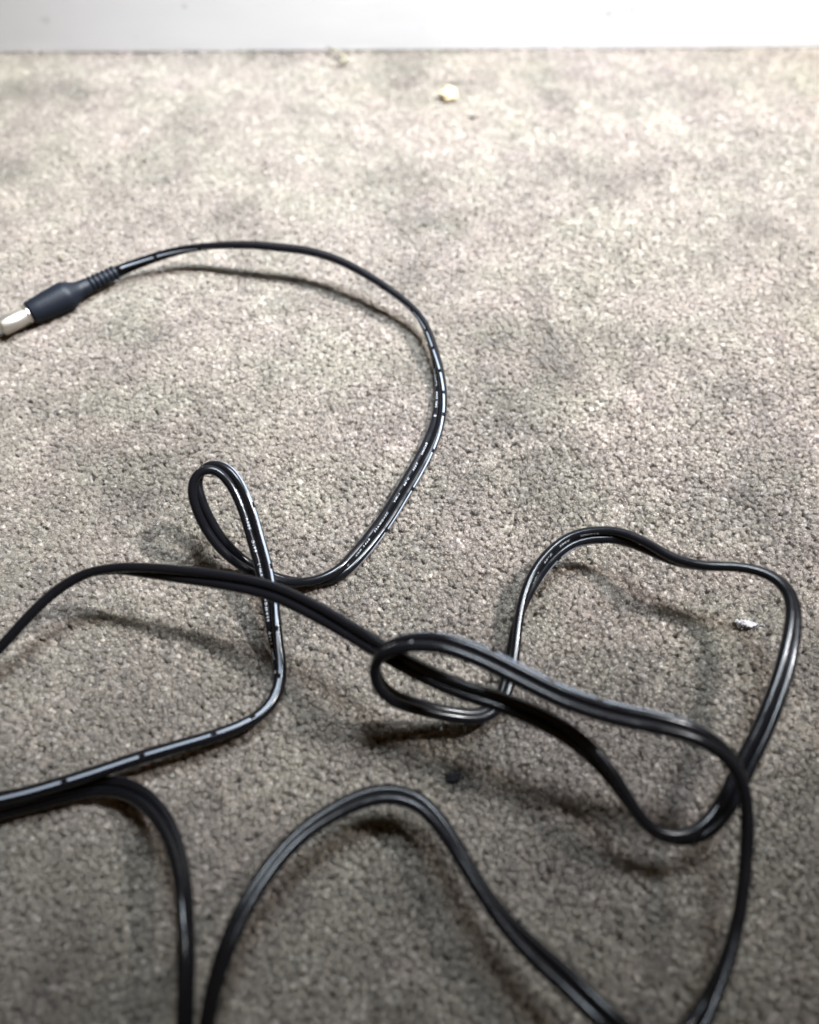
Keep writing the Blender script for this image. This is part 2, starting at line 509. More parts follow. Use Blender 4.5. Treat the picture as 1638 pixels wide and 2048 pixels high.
[67.42,49.05,15.45,-0.816,0.517,0.259],
[68.54,50.67,15.81,-0.822,0.495,0.28],
[69.63,52.31,16.16,-0.829,0.473,0.298],
[70.68,53.98,16.5,-0.832,0.454,0.317],
[71.71,55.66,16.82,-0.834,0.438,0.335],
[72.71,57.37,17.12,-0.836,0.421,0.351],
[73.68,59.09,17.4,-0.837,0.405,0.367],
[74.63,60.84,17.66,-0.837,0.389,0.385],
[75.54,62.6,17.89,-0.835,0.373,0.405],
[76.42,64.38,18.11,-0.831,0.356,0.427],
[77.28,66.18,18.29,-0.826,0.337,0.453],
[78.09,68,18.46,-0.815,0.318,0.484],
[78.88,69.83,18.59,-0.797,0.3,0.524],
[79.63,71.68,18.69,-0.777,0.278,0.565],
[80.32,73.56,18.76,-0.763,0.242,0.6],
[80.89,75.47,18.79,-0.754,0.194,0.628],
[81.3,77.42,18.75,-0.746,0.143,0.65],
[81.48,79.39,18.65,-0.754,0.049,0.655],
[81.27,81.34,18.49,-0.751,-0.124,0.649],
[80.56,83.15,18.31,-0.689,-0.303,0.659],
[79.41,84.73,18.09,-0.589,-0.43,0.684],
[77.93,85.99,17.82,-0.472,-0.51,0.719],
[76.21,86.94,17.52,-0.379,-0.537,0.754],
[74.38,87.65,17.19,-0.325,-0.536,0.779],
[72.5,88.18,16.82,-0.278,-0.525,0.804],
[70.57,88.52,16.43,-0.245,-0.506,0.827],
[68.63,88.79,16.02,-0.256,-0.481,0.838],
[66.72,89.15,15.59,-0.302,-0.445,0.843],
[64.85,89.69,15.14,-0.345,-0.39,0.854],
[63.05,90.39,14.68,-0.368,-0.316,0.874],
[61.31,91.27,14.22,-0.372,-0.224,0.901],
[59.7,92.34,13.77,-0.347,-0.113,0.931],
[58.2,93.59,13.35,-0.284,-0.009,0.959],
[56.77,94.92,12.94,-0.201,0.071,0.977],
[55.29,96.21,12.56,-0.116,0.142,0.983],
[53.74,97.42,12.22,-0.035,0.22,0.975],
[52.12,98.55,11.91,0.02,0.307,0.952],
[50.4,99.49,11.6,0.023,0.405,0.914],
[48.56,100.17,11.28,-0.013,0.503,0.864],
[46.64,100.56,10.93,-0.062,0.586,0.808],
[44.69,100.73,10.58,-0.115,0.647,0.753],
[42.73,100.7,10.22,-0.178,0.687,0.705],
[40.79,100.44,9.86,-0.269,0.702,0.659],
[38.92,99.9,9.49,-0.39,0.687,0.613],
[37.17,99.04,9.14,-0.505,0.642,0.577],
[35.55,97.93,8.78,-0.579,0.585,0.568],
[34.05,96.67,8.4,-0.623,0.519,0.586],
[32.64,95.32,8,-0.649,0.443,0.619],
[31.34,93.86,7.59,-0.653,0.36,0.667],
[30.15,92.3,7.19,-0.63,0.272,0.727],
[29.08,90.66,6.82,-0.579,0.182,0.795],
[28.11,88.95,6.48,-0.495,0.093,0.864],
[27.24,87.18,6.15,-0.381,0.01,0.925],
[26.45,85.37,5.83,-0.249,-0.061,0.967],
[25.75,83.52,5.53,-0.109,-0.115,0.987],
[25.13,81.64,5.25,0.029,-0.149,0.988],
[24.58,79.74,5,0.152,-0.164,0.975],
[24.12,77.81,4.77,0.252,-0.164,0.954],
[23.71,75.86,4.56,0.335,-0.157,0.929],
[23.32,73.91,4.39,0.403,-0.149,0.903],
[22.91,71.95,4.28,0.455,-0.137,0.88],
[22.49,70,4.22,0.491,-0.128,0.862],
[22.01,68.06,4.2,0.521,-0.142,0.842],
[21.44,66.15,4.21,0.544,-0.17,0.822],
[20.75,64.27,4.24,0.559,-0.203,0.804],
[19.91,62.47,4.31,0.569,-0.283,0.772],
[18.77,60.87,4.41,0.541,-0.437,0.719],
[17.28,59.61,4.54,0.451,-0.595,0.666],
[15.53,58.75,4.75,0.345,-0.7,0.626],
[13.65,58.3,5.1,0.234,-0.765,0.6],
[11.72,58.18,5.57,0.161,-0.791,0.59],
[9.8,58.22,6.12,0.151,-0.799,0.582],
[7.9,58.29,6.74,0.161,-0.806,0.569],
[6.03,58.4,7.44,0.16,-0.82,0.55],
[4.2,58.55,8.22,0.17,-0.837,0.52],
[2.42,58.69,9.12,0.201,-0.856,0.476],
[0.72,58.8,10.16,0.241,-0.873,0.424],
[-0.89,58.87,11.34,0.256,-0.89,0.377],
[-2.39,58.98,12.64,0.221,-0.914,0.341],
[-3.75,59.22,14.07,0.146,-0.934,0.327],
[-4.93,59.63,15.62,0.078,-0.938,0.336],
[-5.9,60.18,17.26,0.028,-0.933,0.359],
[-6.56,60.89,18.98,-0.036,-0.915,0.402],
[-6.81,61.74,20.74,-0.078,-0.888,0.453],
[-6.61,62.61,22.48,-0.107,-0.891,0.441],
[-5.91,63.3,24.16,-0.176,-0.89,0.42],
[-4.74,63.78,25.64,-0.173,-0.878,0.447],
[-3.18,64.12,26.78,-0.102,-0.895,0.434],
[-1.39,64.33,27.6,-0.063,-0.931,0.36],
[0.51,64.4,28.2,-0.063,-0.96,0.273],
[2.46,64.35,28.61,-0.093,-0.977,0.194],
[4.42,64.15,28.88,-0.159,-0.979,0.131],
[6.37,63.77,29.04,-0.24,-0.967,0.084],
[8.29,63.22,29.09,-0.308,-0.95,0.049],
[10.17,62.56,29.06,-0.354,-0.935,0.023],
[12.03,61.81,29.01,-0.39,-0.921,0.001],
[13.85,60.99,28.93,-0.428,-0.904,-0.016],
[15.64,60.11,28.84,-0.459,-0.888,-0.03],
[17.41,59.18,28.72,-0.472,-0.88,-0.043],
[19.17,58.24,28.6,-0.472,-0.88,-0.055],
[20.93,57.31,28.48,-0.469,-0.881,-0.064],
[22.7,56.37,28.37,-0.473,-0.878,-0.069],
[24.46,55.43,28.26,-0.47,-0.88,-0.071],
[26.23,54.51,28.15,-0.448,-0.891,-0.071],
[28.04,53.66,28.04,-0.409,-0.91,-0.068],
[29.88,52.89,27.93,-0.367,-0.928,-0.062],
[31.75,52.2,27.81,-0.331,-0.942,-0.054],
[33.65,51.58,27.69,-0.301,-0.953,-0.044],
[35.56,51.01,27.57,-0.273,-0.961,-0.034],
[37.49,50.5,27.46,-0.24,-0.97,-0.022],
[39.44,50.05,27.35,-0.208,-0.978,-0.008],
[41.39,49.66,27.24,-0.193,-0.981,0.007],
[43.35,49.27,27.11,-0.195,-0.98,0.026],
[45.3,48.87,26.94,-0.195,-0.979,0.057],
[47.25,48.47,26.74,-0.19,-0.976,0.102],
[49.19,48.05,26.49,-0.207,-0.966,0.154],
[51.09,47.54,26.16,-0.248,-0.946,0.211],
[52.92,46.9,25.71,-0.284,-0.918,0.278],
[54.68,46.13,25.16,-0.309,-0.882,0.356],
[56.31,45.2,24.51,-0.347,-0.828,0.44],
[57.76,44.07,23.75,-0.384,-0.759,0.526],
[58.97,42.74,22.91,-0.399,-0.682,0.613],
[59.9,41.24,22.02,-0.396,-0.594,0.7],
[60.53,39.59,21.13,-0.381,-0.501,0.777],
[60.85,37.83,20.27,-0.349,-0.422,0.837],
[60.92,36,19.47,-0.314,-0.354,0.881],
[60.82,34.14,18.78,-0.287,-0.287,0.914],
[60.57,32.25,18.18,-0.272,-0.228,0.935],
[60.19,30.36,17.66,-0.268,-0.187,0.945],
[59.75,28.46,17.18,-0.274,-0.161,0.948],
[59.26,26.58,16.74,-0.282,-0.138,0.949],
[58.73,24.69,16.34,-0.287,-0.111,0.951],
[58.14,22.82,15.97,-0.285,-0.08,0.955],
[57.48,20.96,15.66,-0.272,-0.044,0.961],
[56.75,19.12,15.41,-0.246,-0.008,0.969],
[55.93,17.3,15.23,-0.209,0.019,0.978],
[55.04,15.52,15.11,-0.163,0.03,0.986],
[54.07,13.77,15.03,-0.107,0.023,0.994],
[53.02,12.07,14.97,-0.038,0.001,0.999],
[51.9,10.42,14.95,0.046,-0.034,0.998],
[50.71,8.81,14.97,0.144,-0.085,0.986],
[49.48,7.24,15.03,0.256,-0.148,0.955],
[48.22,5.69,15.15,0.373,-0.231,0.899],
[46.89,4.2,15.3,0.468,-0.361,0.807],
[45.43,2.87,15.48,0.504,-0.536,0.677],
[43.8,1.74,15.65,0.473,-0.71,0.522],
[42.03,0.88,15.83,0.358,-0.865,0.352],
[40.13,0.42,16.02,0.129,-0.976,0.173],
[38.18,0.45,16.24,-0.14,-0.99,0.016],
[36.29,0.95,16.42,-0.361,-0.928,-0.093],
[34.53,1.83,16.54,-0.533,-0.831,-0.157],
[32.93,3.02,16.56,-0.627,-0.76,-0.173],
[31.43,4.33,16.48,-0.652,-0.742,-0.155],
[29.96,5.67,16.29,-0.668,-0.734,-0.124],
[28.53,7.04,16.01,-0.683,-0.726,-0.085],
[27.11,8.41,15.67,-0.683,-0.729,-0.038],
[25.68,9.74,15.28,-0.676,-0.736,0.018],
[24.23,11.05,14.84,-0.68,-0.728,0.084],
[22.79,12.35,14.37,-0.697,-0.697,0.167],
[21.37,13.68,13.88,-0.713,-0.647,0.269],
[19.99,15.04,13.4,-0.719,-0.579,0.385],
[18.64,16.44,12.91,-0.713,-0.489,0.502],
[17.36,17.89,12.43,-0.693,-0.388,0.607],
[16.15,19.41,11.97,-0.658,-0.296,0.692],
[14.99,20.98,11.52,-0.613,-0.232,0.755],
[13.88,22.59,11.12,-0.568,-0.197,0.799],
[12.81,24.25,10.78,-0.535,-0.184,0.825],
[11.78,25.93,10.49,-0.522,-0.182,0.834],
[10.77,27.64,10.23,-0.528,-0.187,0.828],
[9.76,29.35,9.97,-0.55,-0.192,0.813],
[8.77,31.06,9.69,-0.578,-0.2,0.791],
[7.77,32.77,9.4,-0.601,-0.238,0.763],
[6.7,34.44,9.14,-0.608,-0.317,0.728],
[5.52,36.03,8.95,-0.601,-0.409,0.687],
[4.22,37.54,8.83,-0.575,-0.511,0.639],
[2.76,38.88,8.8,-0.491,-0.649,0.581],
[1.09,39.92,8.89,-0.335,-0.786,0.519],
[-0.76,40.59,9.11,-0.166,-0.869,0.467],
[-2.69,40.94,9.4,-0.013,-0.902,0.431],
[-4.64,40.95,9.73,0.139,-0.9,0.414],
[-6.58,40.66,10.09,0.272,-0.868,0.415],
[-8.46,40.13,10.48,0.375,-0.82,0.432],
[-10.27,39.41,10.9,0.459,-0.76,0.461],
[-12.01,38.53,11.33,0.514,-0.699,0.497],
[-13.69,37.54,11.77,0.541,-0.648,0.536],
[-15.33,36.48,12.2,0.557,-0.601,0.573],
[-16.92,35.36,12.63,0.572,-0.552,0.606],
[-18.46,34.15,13.04,0.586,-0.503,0.635],
[-19.93,32.86,13.43,0.597,-0.456,0.659],
[-21.31,31.45,13.76,0.608,-0.415,0.677],
[-22.61,29.96,14.05,0.62,-0.381,0.686],
[-23.82,28.39,14.33,0.637,-0.35,0.687],
[-24.95,26.77,14.61,0.657,-0.319,0.683],
[-26.01,25.1,14.9,0.675,-0.29,0.678],
[-26.99,23.38,15.18,0.686,-0.267,0.677],
[-27.9,21.62,15.43,0.688,-0.245,0.682],
[-28.72,19.81,15.65,0.685,-0.22,0.695],
[-29.47,17.97,15.82,0.67,-0.197,0.715],
[-30.15,16.09,15.94,0.643,-0.188,0.742],
[-30.76,14.19,15.98,0.608,-0.186,0.772],
[-31.29,12.26,15.92,0.567,-0.191,0.801],
[-31.75,10.33,15.74,0.522,-0.22,0.824],
[-32.15,8.4,15.42,0.479,-0.268,0.836],
[-32.48,6.5,14.93,0.446,-0.322,0.835],
[-32.76,4.63,14.28,0.421,-0.391,0.819],
[-33,2.84,13.43,0.408,-0.48,0.777],
[-33.22,1.17,12.38,0.412,-0.561,0.718],
[-33.42,-0.41,11.17,0.42,-0.601,0.68],
[-33.65,-1.96,9.93,0.421,-0.609,0.672],
[-33.97,-3.46,8.69,0.345,-0.679,0.648],
[-34.65,-4.57,7.53,-0.229,-0.712,0.664],
[-35.67,-4.48,6.93,-0.172,-0.081,0.982],
[-36.41,-3.15,7.28,-0.013,-0.391,0.92],
[-36.77,-1.43,8.14,-0.049,-0.487,0.872],
[-36.95,0.3,9.12,-0.076,-0.498,0.864],
[-37.08,2.05,10.06,-0.096,-0.442,0.892],
[-37.21,3.88,10.85,-0.111,-0.361,0.926],
[-37.34,5.77,11.49,-0.12,-0.296,0.948],
[-37.48,7.69,12.02,-0.124,-0.244,0.962],
[-37.65,9.63,12.43,-0.128,-0.19,0.973],
[-37.88,11.6,12.72,-0.135,-0.133,0.982],
[-38.16,13.57,12.9,-0.144,-0.082,0.986],
[-38.48,15.54,12.97,-0.155,-0.045,0.987],
[-38.86,17.5,12.97,-0.17,-0.015,0.985],
[-39.29,19.45,12.89,-0.191,0.014,0.982],
[-39.77,21.39,12.74,-0.218,0.036,0.975],
[-40.32,23.29,12.52,-0.253,0.05,0.966],
[-40.96,25.17,12.24,-0.294,0.059,0.954],
[-41.66,27,11.88,-0.341,0.059,0.938],
[-42.45,28.79,11.47,-0.397,0.043,0.917],
[-43.33,30.52,10.99,-0.461,0.011,0.887],
[-44.31,32.17,10.45,-0.526,-0.034,0.85],
[-45.38,33.75,9.86,-0.584,-0.099,0.806],
[-46.53,35.26,9.23,-0.63,-0.187,0.754],
[-47.77,36.69,8.6,-0.66,-0.291,0.693],
[-49.09,38.05,7.96,-0.674,-0.398,0.622],
[-50.5,39.31,7.32,-0.668,-0.508,0.544],
[-51.99,40.47,6.67,-0.636,-0.621,0.458],
[-53.58,41.51,6.04,-0.575,-0.73,0.37],
[-55.25,42.41,5.43,-0.494,-0.821,0.286],
[-57,43.15,4.85,-0.399,-0.892,0.211],
[-58.83,43.73,4.28,-0.289,-0.946,0.147],
[-60.71,44.11,3.75,-0.168,-0.981,0.096],
[-62.63,44.28,3.26,-0.054,-0.996,0.068],
[-64.58,44.26,2.85,0.05,-0.997,0.065],
[-66.54,44.04,2.57,0.155,-0.985,0.078],
[-68.49,43.62,2.44,0.242,-0.964,0.106],
[-70.41,43.08,2.41,0.276,-0.949,0.152],
[-72.33,42.52,2.4,0.27,-0.939,0.212],
[-74.25,41.97,2.39,0.266,-0.924,0.274],
[-76.17,41.42,2.39,0.265,-0.904,0.335],
[-78.09,40.86,2.4,0.256,-0.883,0.395],
[-80.02,40.31,2.4,0.241,-0.859,0.451],
[-81.94,39.77,2.4,0.233,-0.833,0.501],
[-83.87,39.22,2.4,0.237,-0.805,0.543],
[-85.78,38.63,2.4,0.252,-0.775,0.58],
[-87.66,37.98,2.4,0.277,-0.741,0.612],
[-89.52,37.23,2.4,0.306,-0.702,0.643],
[-91.33,36.39,2.4,0.318,-0.662,0.679],
[-93.13,35.51,2.4,0.307,-0.622,0.72],
[-94.93,34.64,2.4,0.274,-0.584,0.764],
[-96.75,33.82,2.4,0.23,-0.544,0.807],
[-98.61,33.08,2.4,0.19,-0.503,0.843],
[-100.49,32.4,2.4,0.166,-0.467,0.869],
[-102.38,31.75,2.4,0.145,-0.433,0.889],
[-104.28,31.14,2.4,0.121,-0.4,0.908],
[-106.21,30.59,2.4,0.095,-0.366,0.926],
[-108.15,30.14,2.4,0.068,-0.328,0.942],
[-110.12,29.78,2.4,0.043,-0.285,0.957],
[-112.1,29.54,2.4,0.022,-0.24,0.971],
[-114.1,29.42,2.4,0.007,-0.197,0.98],
[-116.09,29.4,2.4,-0.002,-0.162,0.987],
[-118.09,29.46,2.4,-0.006,-0.136,0.991],
[-120.09,29.57,2.4,-0.008,-0.118,0.993],
[-122.08,29.73,2.4,-0.009,-0.108,0.994],
[-124.07,29.91,2.4,-0.01,-0.104,0.994],
[-126.07,30.09,2.4,-0.01,-0.106,0.994],
[-128.06,30.28,2.4,-0.01,-0.111,0.994],
[-130.05,30.45,2.4,-0.01,-0.116,0.993],
[-132.04,30.63,2.4,-0.01,-0.115,0.993],
[-134.03,30.81,2.4,-0.01,-0.109,0.994],
[-136.02,31.01,2.4,-0.011,-0.104,0.995],
[-138.01,31.22,2.4,-0.011,-0.099,0.995],
[-140,31.44,2.4,-0.011,-0.095,0.995],
[-141.99,31.66,2.4,-0.011,-0.093,0.996],
[-143.97,31.9,2.4,-0.011,-0.091,0.996],
[-145.96,32.13,2.4,-0.011,-0.09,0.996],
[-147.95,32.37,2.4,-0.011,-0.09,0.996],
[-149.93,32.6,2.4,-0.011,-0.091,0.996],
[-151.92,32.83,2.4,-0.011,-0.093,0.996],
[-153.91,33.06,2.4,-0.011,-0.095,0.995]], float)
GAPS = [2.0, 14.5, 29.5, 42.0, 56.5, 68.4, 82.5, 95.0, 108.0, 117.4, 124.9, 133.9, 141.9, 149.4, 161.4, 174.9, 189.4, 205.4, 218.6, 231.1, 244.5, 258.0, 272.7, 287.6, 302.1, 313.4, 324.5, 333.0, 347.5, 362.5, 376.9, 388.9, 400.8, 415.8, 428.7, 443.0, 456.0, 469.5, 481.1, 494.6, 509.1, 522.2, 536.2, 549.9, 561.1, 575.2, 588.5, 600.7, 611.8, 626.3, 639.2, 653.1, 667.6, 681.4, 696.1, 711.1, 723.6, 736.2, 750.4, 763.1, 777.9, 792.4, 803.8, 813.1, 824.6, 836.5, 846.1, 864.1, 878.9, 891.7, 905.2, 917.4, 930.4, 942.9, 955.4, 968.7, 982.0, 996.6, 1010.4, 1025.1, 1039.5, 1054.5, 1068.2, 1079.8, 1094.3, 1109.1, 1123.7, 1137.0, 1150.9, 1162.7, 1177.0, 1190.3, 1202.5, 1210.5]

# cable as a dense polyline (mm): position and width axis
def resample(P, step=.5):
    L = np.r_[0, np.cumsum(np.linalg.norm(np.diff(P[:, :3], axis=0), axis=1))]
    s = np.arange(0, L[-1], step)
    # Catmull-Rom on the almost uniform table
    out = []
    for k in range(P.shape[1]):
        y = P[:, k]; m = np.gradient(y, L)
        i = np.clip(np.searchsorted(L, s, 'right') - 1, 0, len(L) - 2)
        h = L[i + 1] - L[i]; t = (s - L[i]) / h
        out.append((2*t**3-3*t*t+1)*y[i] + (t**3-2*t*t+t)*h*m[i] + (-2*t**3+3*t*t)*y[i+1] + (t**3-t*t)*h*m[i+1])
    return s, np.array(out).T
ARC, Q = resample(PATH)
POS = Q[:, :3]
TAN = np.gradient(POS, axis=0); TAN /= np.linalg.norm(TAN, axis=1)[:, None]
WID = Q[:, 3:] - (Q[:, 3:] * TAN).sum(1)[:, None] * TAN; WID /= np.linalg.norm(WID, axis=1)[:, None]
FAC = np.cross(WID, TAN)          # printed face of the cord
RS, OFF = 1.1, 1.04               # strand radius, half distance between strand axes

def frame_at(a):
    f = np.clip(a / .5, 0, len(POS) - 1.001); i = int(f); t = f - i
    g = lambda A: A[i] * (1 - t) + A[i + 1] * t
    return g(POS), g(TAN), g(WID), g(FAC)

# floor sheet
mesh_obj("floor", [(-1.5, -1.5, -.0024), (1.5, -1.5, -.0024), (1.5, .3665, -.0024), (-1.5, .3665, -.0024)], [(0, 1, 2, 3)],
         M_back, smooth=False, kind='structure')

def tuft_mesh(k):
    """one twisted yarn end: a lumpy stem hidden inside a crown of thin curling fibres (mm)"""
    r = random.Random(100 + k)
    V, Fc = [], []
    H = r.uniform(3.75, 4.2); seg = 7
    ksz = r.uniform(.85, 1.1); ph = r.uniform(0, 6.28)
    bend = (r.uniform(-.45, .45), r.uniform(-.45, .45))
    prof = [(0, .62), (.5, .66), (.74, .60), (.87, .40), (.92, .15)]
    for (h, rad) in prof:
        for j in range(seg):
            a = j / seg * 2 * math.pi
            rr = rad * ksz * (1 + .22 * math.cos(2 * a + ph + h * 5) + r.uniform(-.1, .1))
            V.append((rr * math.cos(a) + bend[0] * h * h, rr * math.sin(a) + bend[1] * h * h, H * h + r.uniform(-.08, .08) * (h > .3)))
    for i in range(len(prof) - 1):
        for j in range(seg):
            a0 = i * seg + j; a1 = i * seg + (j + 1) % seg
            Fc.append((a0, a1, a1 + seg, a0 + seg))
    Fc.append(tuple((len(prof) - 1) * seg + j for j in range(seg)))
    tw = r.choice([-1, 1]) * r.uniform(.5, 1.1)
    for f in range(100):
        a = r.uniform(0, 6.28); q0 = math.sqrt(r.random()); rad = .66 * ksz * q0
        h0 = .80 - .30 * q0 + r.uniform(-.06, .06)
        x, y, z = rad * math.cos(a) + bend[0] * h0 * h0, rad * math.sin(a) + bend[1] * h0 * h0, H * h0
        stray = r.random() < .07
        spl = q0 * r.uniform(.12, .62) * (2.2 if stray else 1)
        n = 4; rw = r.uniform(.030, .052)
        top = H * (1.0 - .13 * q0 * q0 + r.gauss(0, .028) + (.05 if stray else 0)); dz = (top - z) / (n - 1)
        pts = [(x, y, z)]; ca = a + 1.1 * tw
        for q in range(n - 1):
            x += spl * .42 * math.cos(ca) + r.gauss(0, .045); y += spl * .42 * math.sin(ca) + r.gauss(0, .045)
            z += dz * (1.25, 1.0, .75)[q]; ca += tw * .5
            pts.append((x, y, z))
        base = len(V)
        for q, (px, py, pz) in enumerate(pts):
            w = rw * (1 if q < n - 1 else .5)
            for c in range(3):
                an = a + c * 2.094
                V.append((px + w * math.cos(an), py + w * math.sin(an), pz))
        for q in range(n - 1):
            for c in range(3):
                Fc.append((base + q * 3 + c, base + q * 3 + (c + 1) % 3, base + q * 3 + 3 + (c + 1) % 3, base + q * 3 + 3 + c))
        Fc.append((base + 3 * n - 3, base + 3 * n - 2, base + 3 * n - 1))
    me = bpy.data.meshes.new("tuft")
    me.from_pydata([(x * MM, y * MM, z * MM) for x, y, z in V], [], Fc)
    me.polygons.foreach_set("use_smooth", [True] * len(me.polygons))
    me.materials.append(M_pile); me.update()
    return me

def fbm(x, y, sc, seed, octv=3):
    """numpy value noise, 0..1"""
    out = np.zeros_like(x); amp = 1; tot = 0
    for o in range(octv):
        g = np.random.default_rng(seed + o).random((256, 256))
        u = x / sc * 2**o + 1000; v = y / sc * 2**o + 1000
        i = np.floor(u).astype(int); j = np.floor(v).astype(int); fu = u - i; fv = v - j
        fu = fu*fu*(3-2*fu); fv = fv*fv*(3-2*fv)
        a = g[i % 256, j % 256]; b = g[(i+1) % 256, j % 256]; c = g[i % 256, (j+1) % 256]; d = g[(i+1) % 256, (j+1) % 256]
        out += amp * ((a*(1-fu)+b*fu)*(1-fv) + (c*(1-fu)+d*fu)*fv); tot += amp; amp *= .5
    return out / tot

def carpet():
    src = bpy.data.collections.new("tuft_sources")
    for k in range(14):
        src.objects.link(bpy.data.objects.new("tuft_source", tuft_mesh(k)))
    sp = 0.71
    xs = np.arange(-235, 235, sp); ys = np.arange(-45, 372, sp * .866)
    X, Y = np.meshgrid(xs, ys); X = X + (np.arange(len(ys)) % 2)[:, None] * sp / 2
    X = X.ravel(); Y = Y.ravel()
    X = X + rg.normal(0, .23, X.size); Y = Y + rg.normal(0, .23, X.size)
    keep = Y < WALL_Y + X * math.tan(YAW) + .05
    X, Y = X[keep], Y[keep]; n = X.size
    # pile surface: gentle waves, trodden patches, clumping
    h = (fbm(X, Y, 38, 5) - .5) * 1.5 + (fbm(X, Y, 7, 15, 2) - .5) * .45 + rg.normal(0, .06, n)
    # pile pressed under the parts of the cord and plug that rest on it
    low = POS[::4]; low = low[low[:, 2] < 4.2]
    press = np.zeros(n)
    for p in low:
        m = (np.abs(X - p[0]) < 4) & (np.abs(Y - p[1]) < 4)
        d2 = (X[m] - p[0])**2 + (Y[m] - p[1])**2
        press[m] = np.maximum(press[m], np.clip(1.7 - (p[2] - 1.1) * .6, .0, 1.7) * np.exp(-d2 / 4.5))
    h -= press
    wy = WALL_Y + X * math.tan(YAW) - Y
    h += 0.7 * np.exp(-wy / 1.2)
    # lean of the pile: brushed patches
    l1 = fbm(X, Y, 55, 40) - .5; l2 = fbm(X, Y, 55, 60) - .5
    j1 = fbm(X, Y, 4.5, 80, 2) - .5; j2 = fbm(X, Y, 4.5, 90, 2) - .5
    rx = .10 + l1 * 1.3 + j1 * .5 + rg.normal(0, .18, n)
    ry = l2 * 1.3 + j2 * .5 + rg.normal(0, .18, n)
    rot = np.stack([rx, ry, rg.uniform(0, 6.283, n)], 1)
    # colour of the yarn: heathered taupe, some pale and some grey ends, faint soiling
    base = np.array([.402, .355, .303])
    pale = np.array([.54, .49, .435]); dark = np.array([.31, .275, .242])
    u = rg.random(n)
    t = rg.normal(0, 1, n)
    f = np.clip(1 + .09 * t, .55, 1.6)
    col = base[None] * f[:, None]
    col = np.where((u < .14)[:, None], pale[None] * (1 + .1 * t)[:, None], col)
    col = np.where((u > .88)[:, None], dark[None] * (1 + .1 * t)[:, None], col)
    soil = fbm(X, Y, 30, 120, 4)
    col *= (1 - .55 * np.clip(soil - .50, 0, 1) * 1.6)[:, None]
    ch = fbm(X, Y, 14, 150, 2) - .5
    col[:, 0] *= 1 + .035 * ch; col[:, 1] *= 1 - .03 * ch; col[:, 2] *= 1 + .03 * ch
    g1 = fbm(X, Y, 90, 170, 2) - .5
    col[:, 2] *= 1 + .07 * g1
    col *= (1 + .36 * (fbm(X, Y, 6, 300, 3) - .5) + .15 * (fbm(X, Y, 22, 320, 3) - .5))[:, None]
    # worn and soiled patches, plus shadows of the cord painted into the tint: x, y, half sizes, strength
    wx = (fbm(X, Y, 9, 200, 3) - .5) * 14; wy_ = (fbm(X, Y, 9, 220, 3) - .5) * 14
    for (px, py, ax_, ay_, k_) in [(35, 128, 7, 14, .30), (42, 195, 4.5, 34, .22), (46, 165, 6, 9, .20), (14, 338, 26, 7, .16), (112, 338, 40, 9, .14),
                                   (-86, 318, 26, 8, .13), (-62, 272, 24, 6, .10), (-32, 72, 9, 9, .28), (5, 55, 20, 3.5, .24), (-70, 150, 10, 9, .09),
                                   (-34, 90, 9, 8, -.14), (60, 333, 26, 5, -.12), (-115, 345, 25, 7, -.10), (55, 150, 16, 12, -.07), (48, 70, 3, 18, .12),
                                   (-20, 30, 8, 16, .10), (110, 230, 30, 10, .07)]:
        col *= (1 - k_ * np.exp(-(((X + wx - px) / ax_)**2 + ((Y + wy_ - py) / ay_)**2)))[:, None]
    # a few stained ends around the black speck
    d = np.hypot(X - 11.5, Y - 47.5); col *= (1 - .45 * np.exp(-(d / 3.2)**2))[:, None]
    me = bpy.data.meshes.new("carpet_pile")
    co = np.stack([X * MM, Y * MM, (h - 2.75) * MM], 1)
    me.vertices.add(n); me.vertices.foreach_set("co", co.ravel())
    def attr(name, typ, key, val):
        a = me.attributes.new(name, typ, 'POINT'); a.data.foreach_set(key, np.ascontiguousarray(val).ravel())
    attr("rot", 'FLOAT_VECTOR', "vector", rot)
    attr("size", 'FLOAT', "value", rg.uniform(.62, .82, n))
    attr("variant", 'INT', "value", rg.integers(0, 14, n).astype(np.int32))
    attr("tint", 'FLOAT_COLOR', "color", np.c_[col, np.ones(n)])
    me.materials.append(M_pile)
    o = link(bpy.data.objects.new("carpet_pile", me), None, kind='stuff',
             label='taupe cut-pile carpet covering the floor up to the white skirting board', category='carpet')
    ng = bpy.data.node_groups.new("pile", 'GeometryNodeTree')
    ng.interface.new_socket(name="Geometry", in_out='INPUT', socket_type='NodeSocketGeometry')
    ng.interface.new_socket(name="Geometry", in_out='OUTPUT', socket_type='NodeSocketGeometry')
    gi = ng.nodes.new('NodeGroupInput'); go = ng.nodes.new('NodeGroupOutput')
    ci = ng.nodes.new('GeometryNodeCollectionInfo'); ci.inputs[0].default_value = src
    ci.inputs[1].default_value = True; ci.inputs[2].default_value = True
    ip = ng.nodes.new('GeometryNodeInstanceOnPoints'); ip.inputs['Pick Instance'].default_value = True
    def na(name, typ):
        x = ng.nodes.new('GeometryNodeInputNamedAttribute'); x.data_type = typ; x.inputs[0].default_value = name
        return x.outputs[0]
    er = ng.nodes.new('FunctionNodeEulerToRotation')
    ng.links.new(na("rot", 'FLOAT_VECTOR'), er.inputs[0])
    ng.links.new(gi.outputs[0], ip.inputs['Points']); ng.links.new(ci.outputs[0], ip.inputs['Instance'])
    ng.links.new(na("variant", 'INT'), ip.inputs['Instance Index'])
    ng.links.new(er.outputs[0], ip.inputs['Rotation'])
    ng.links.new(na("size", 'FLOAT'), ip.inputs['Scale'])
    ng.links.new(ip.outputs[0], go.inputs[0])
    md = o.modifiers.new("pile", 'NODES'); md.node_group = ng
    return n
NT = carpet()

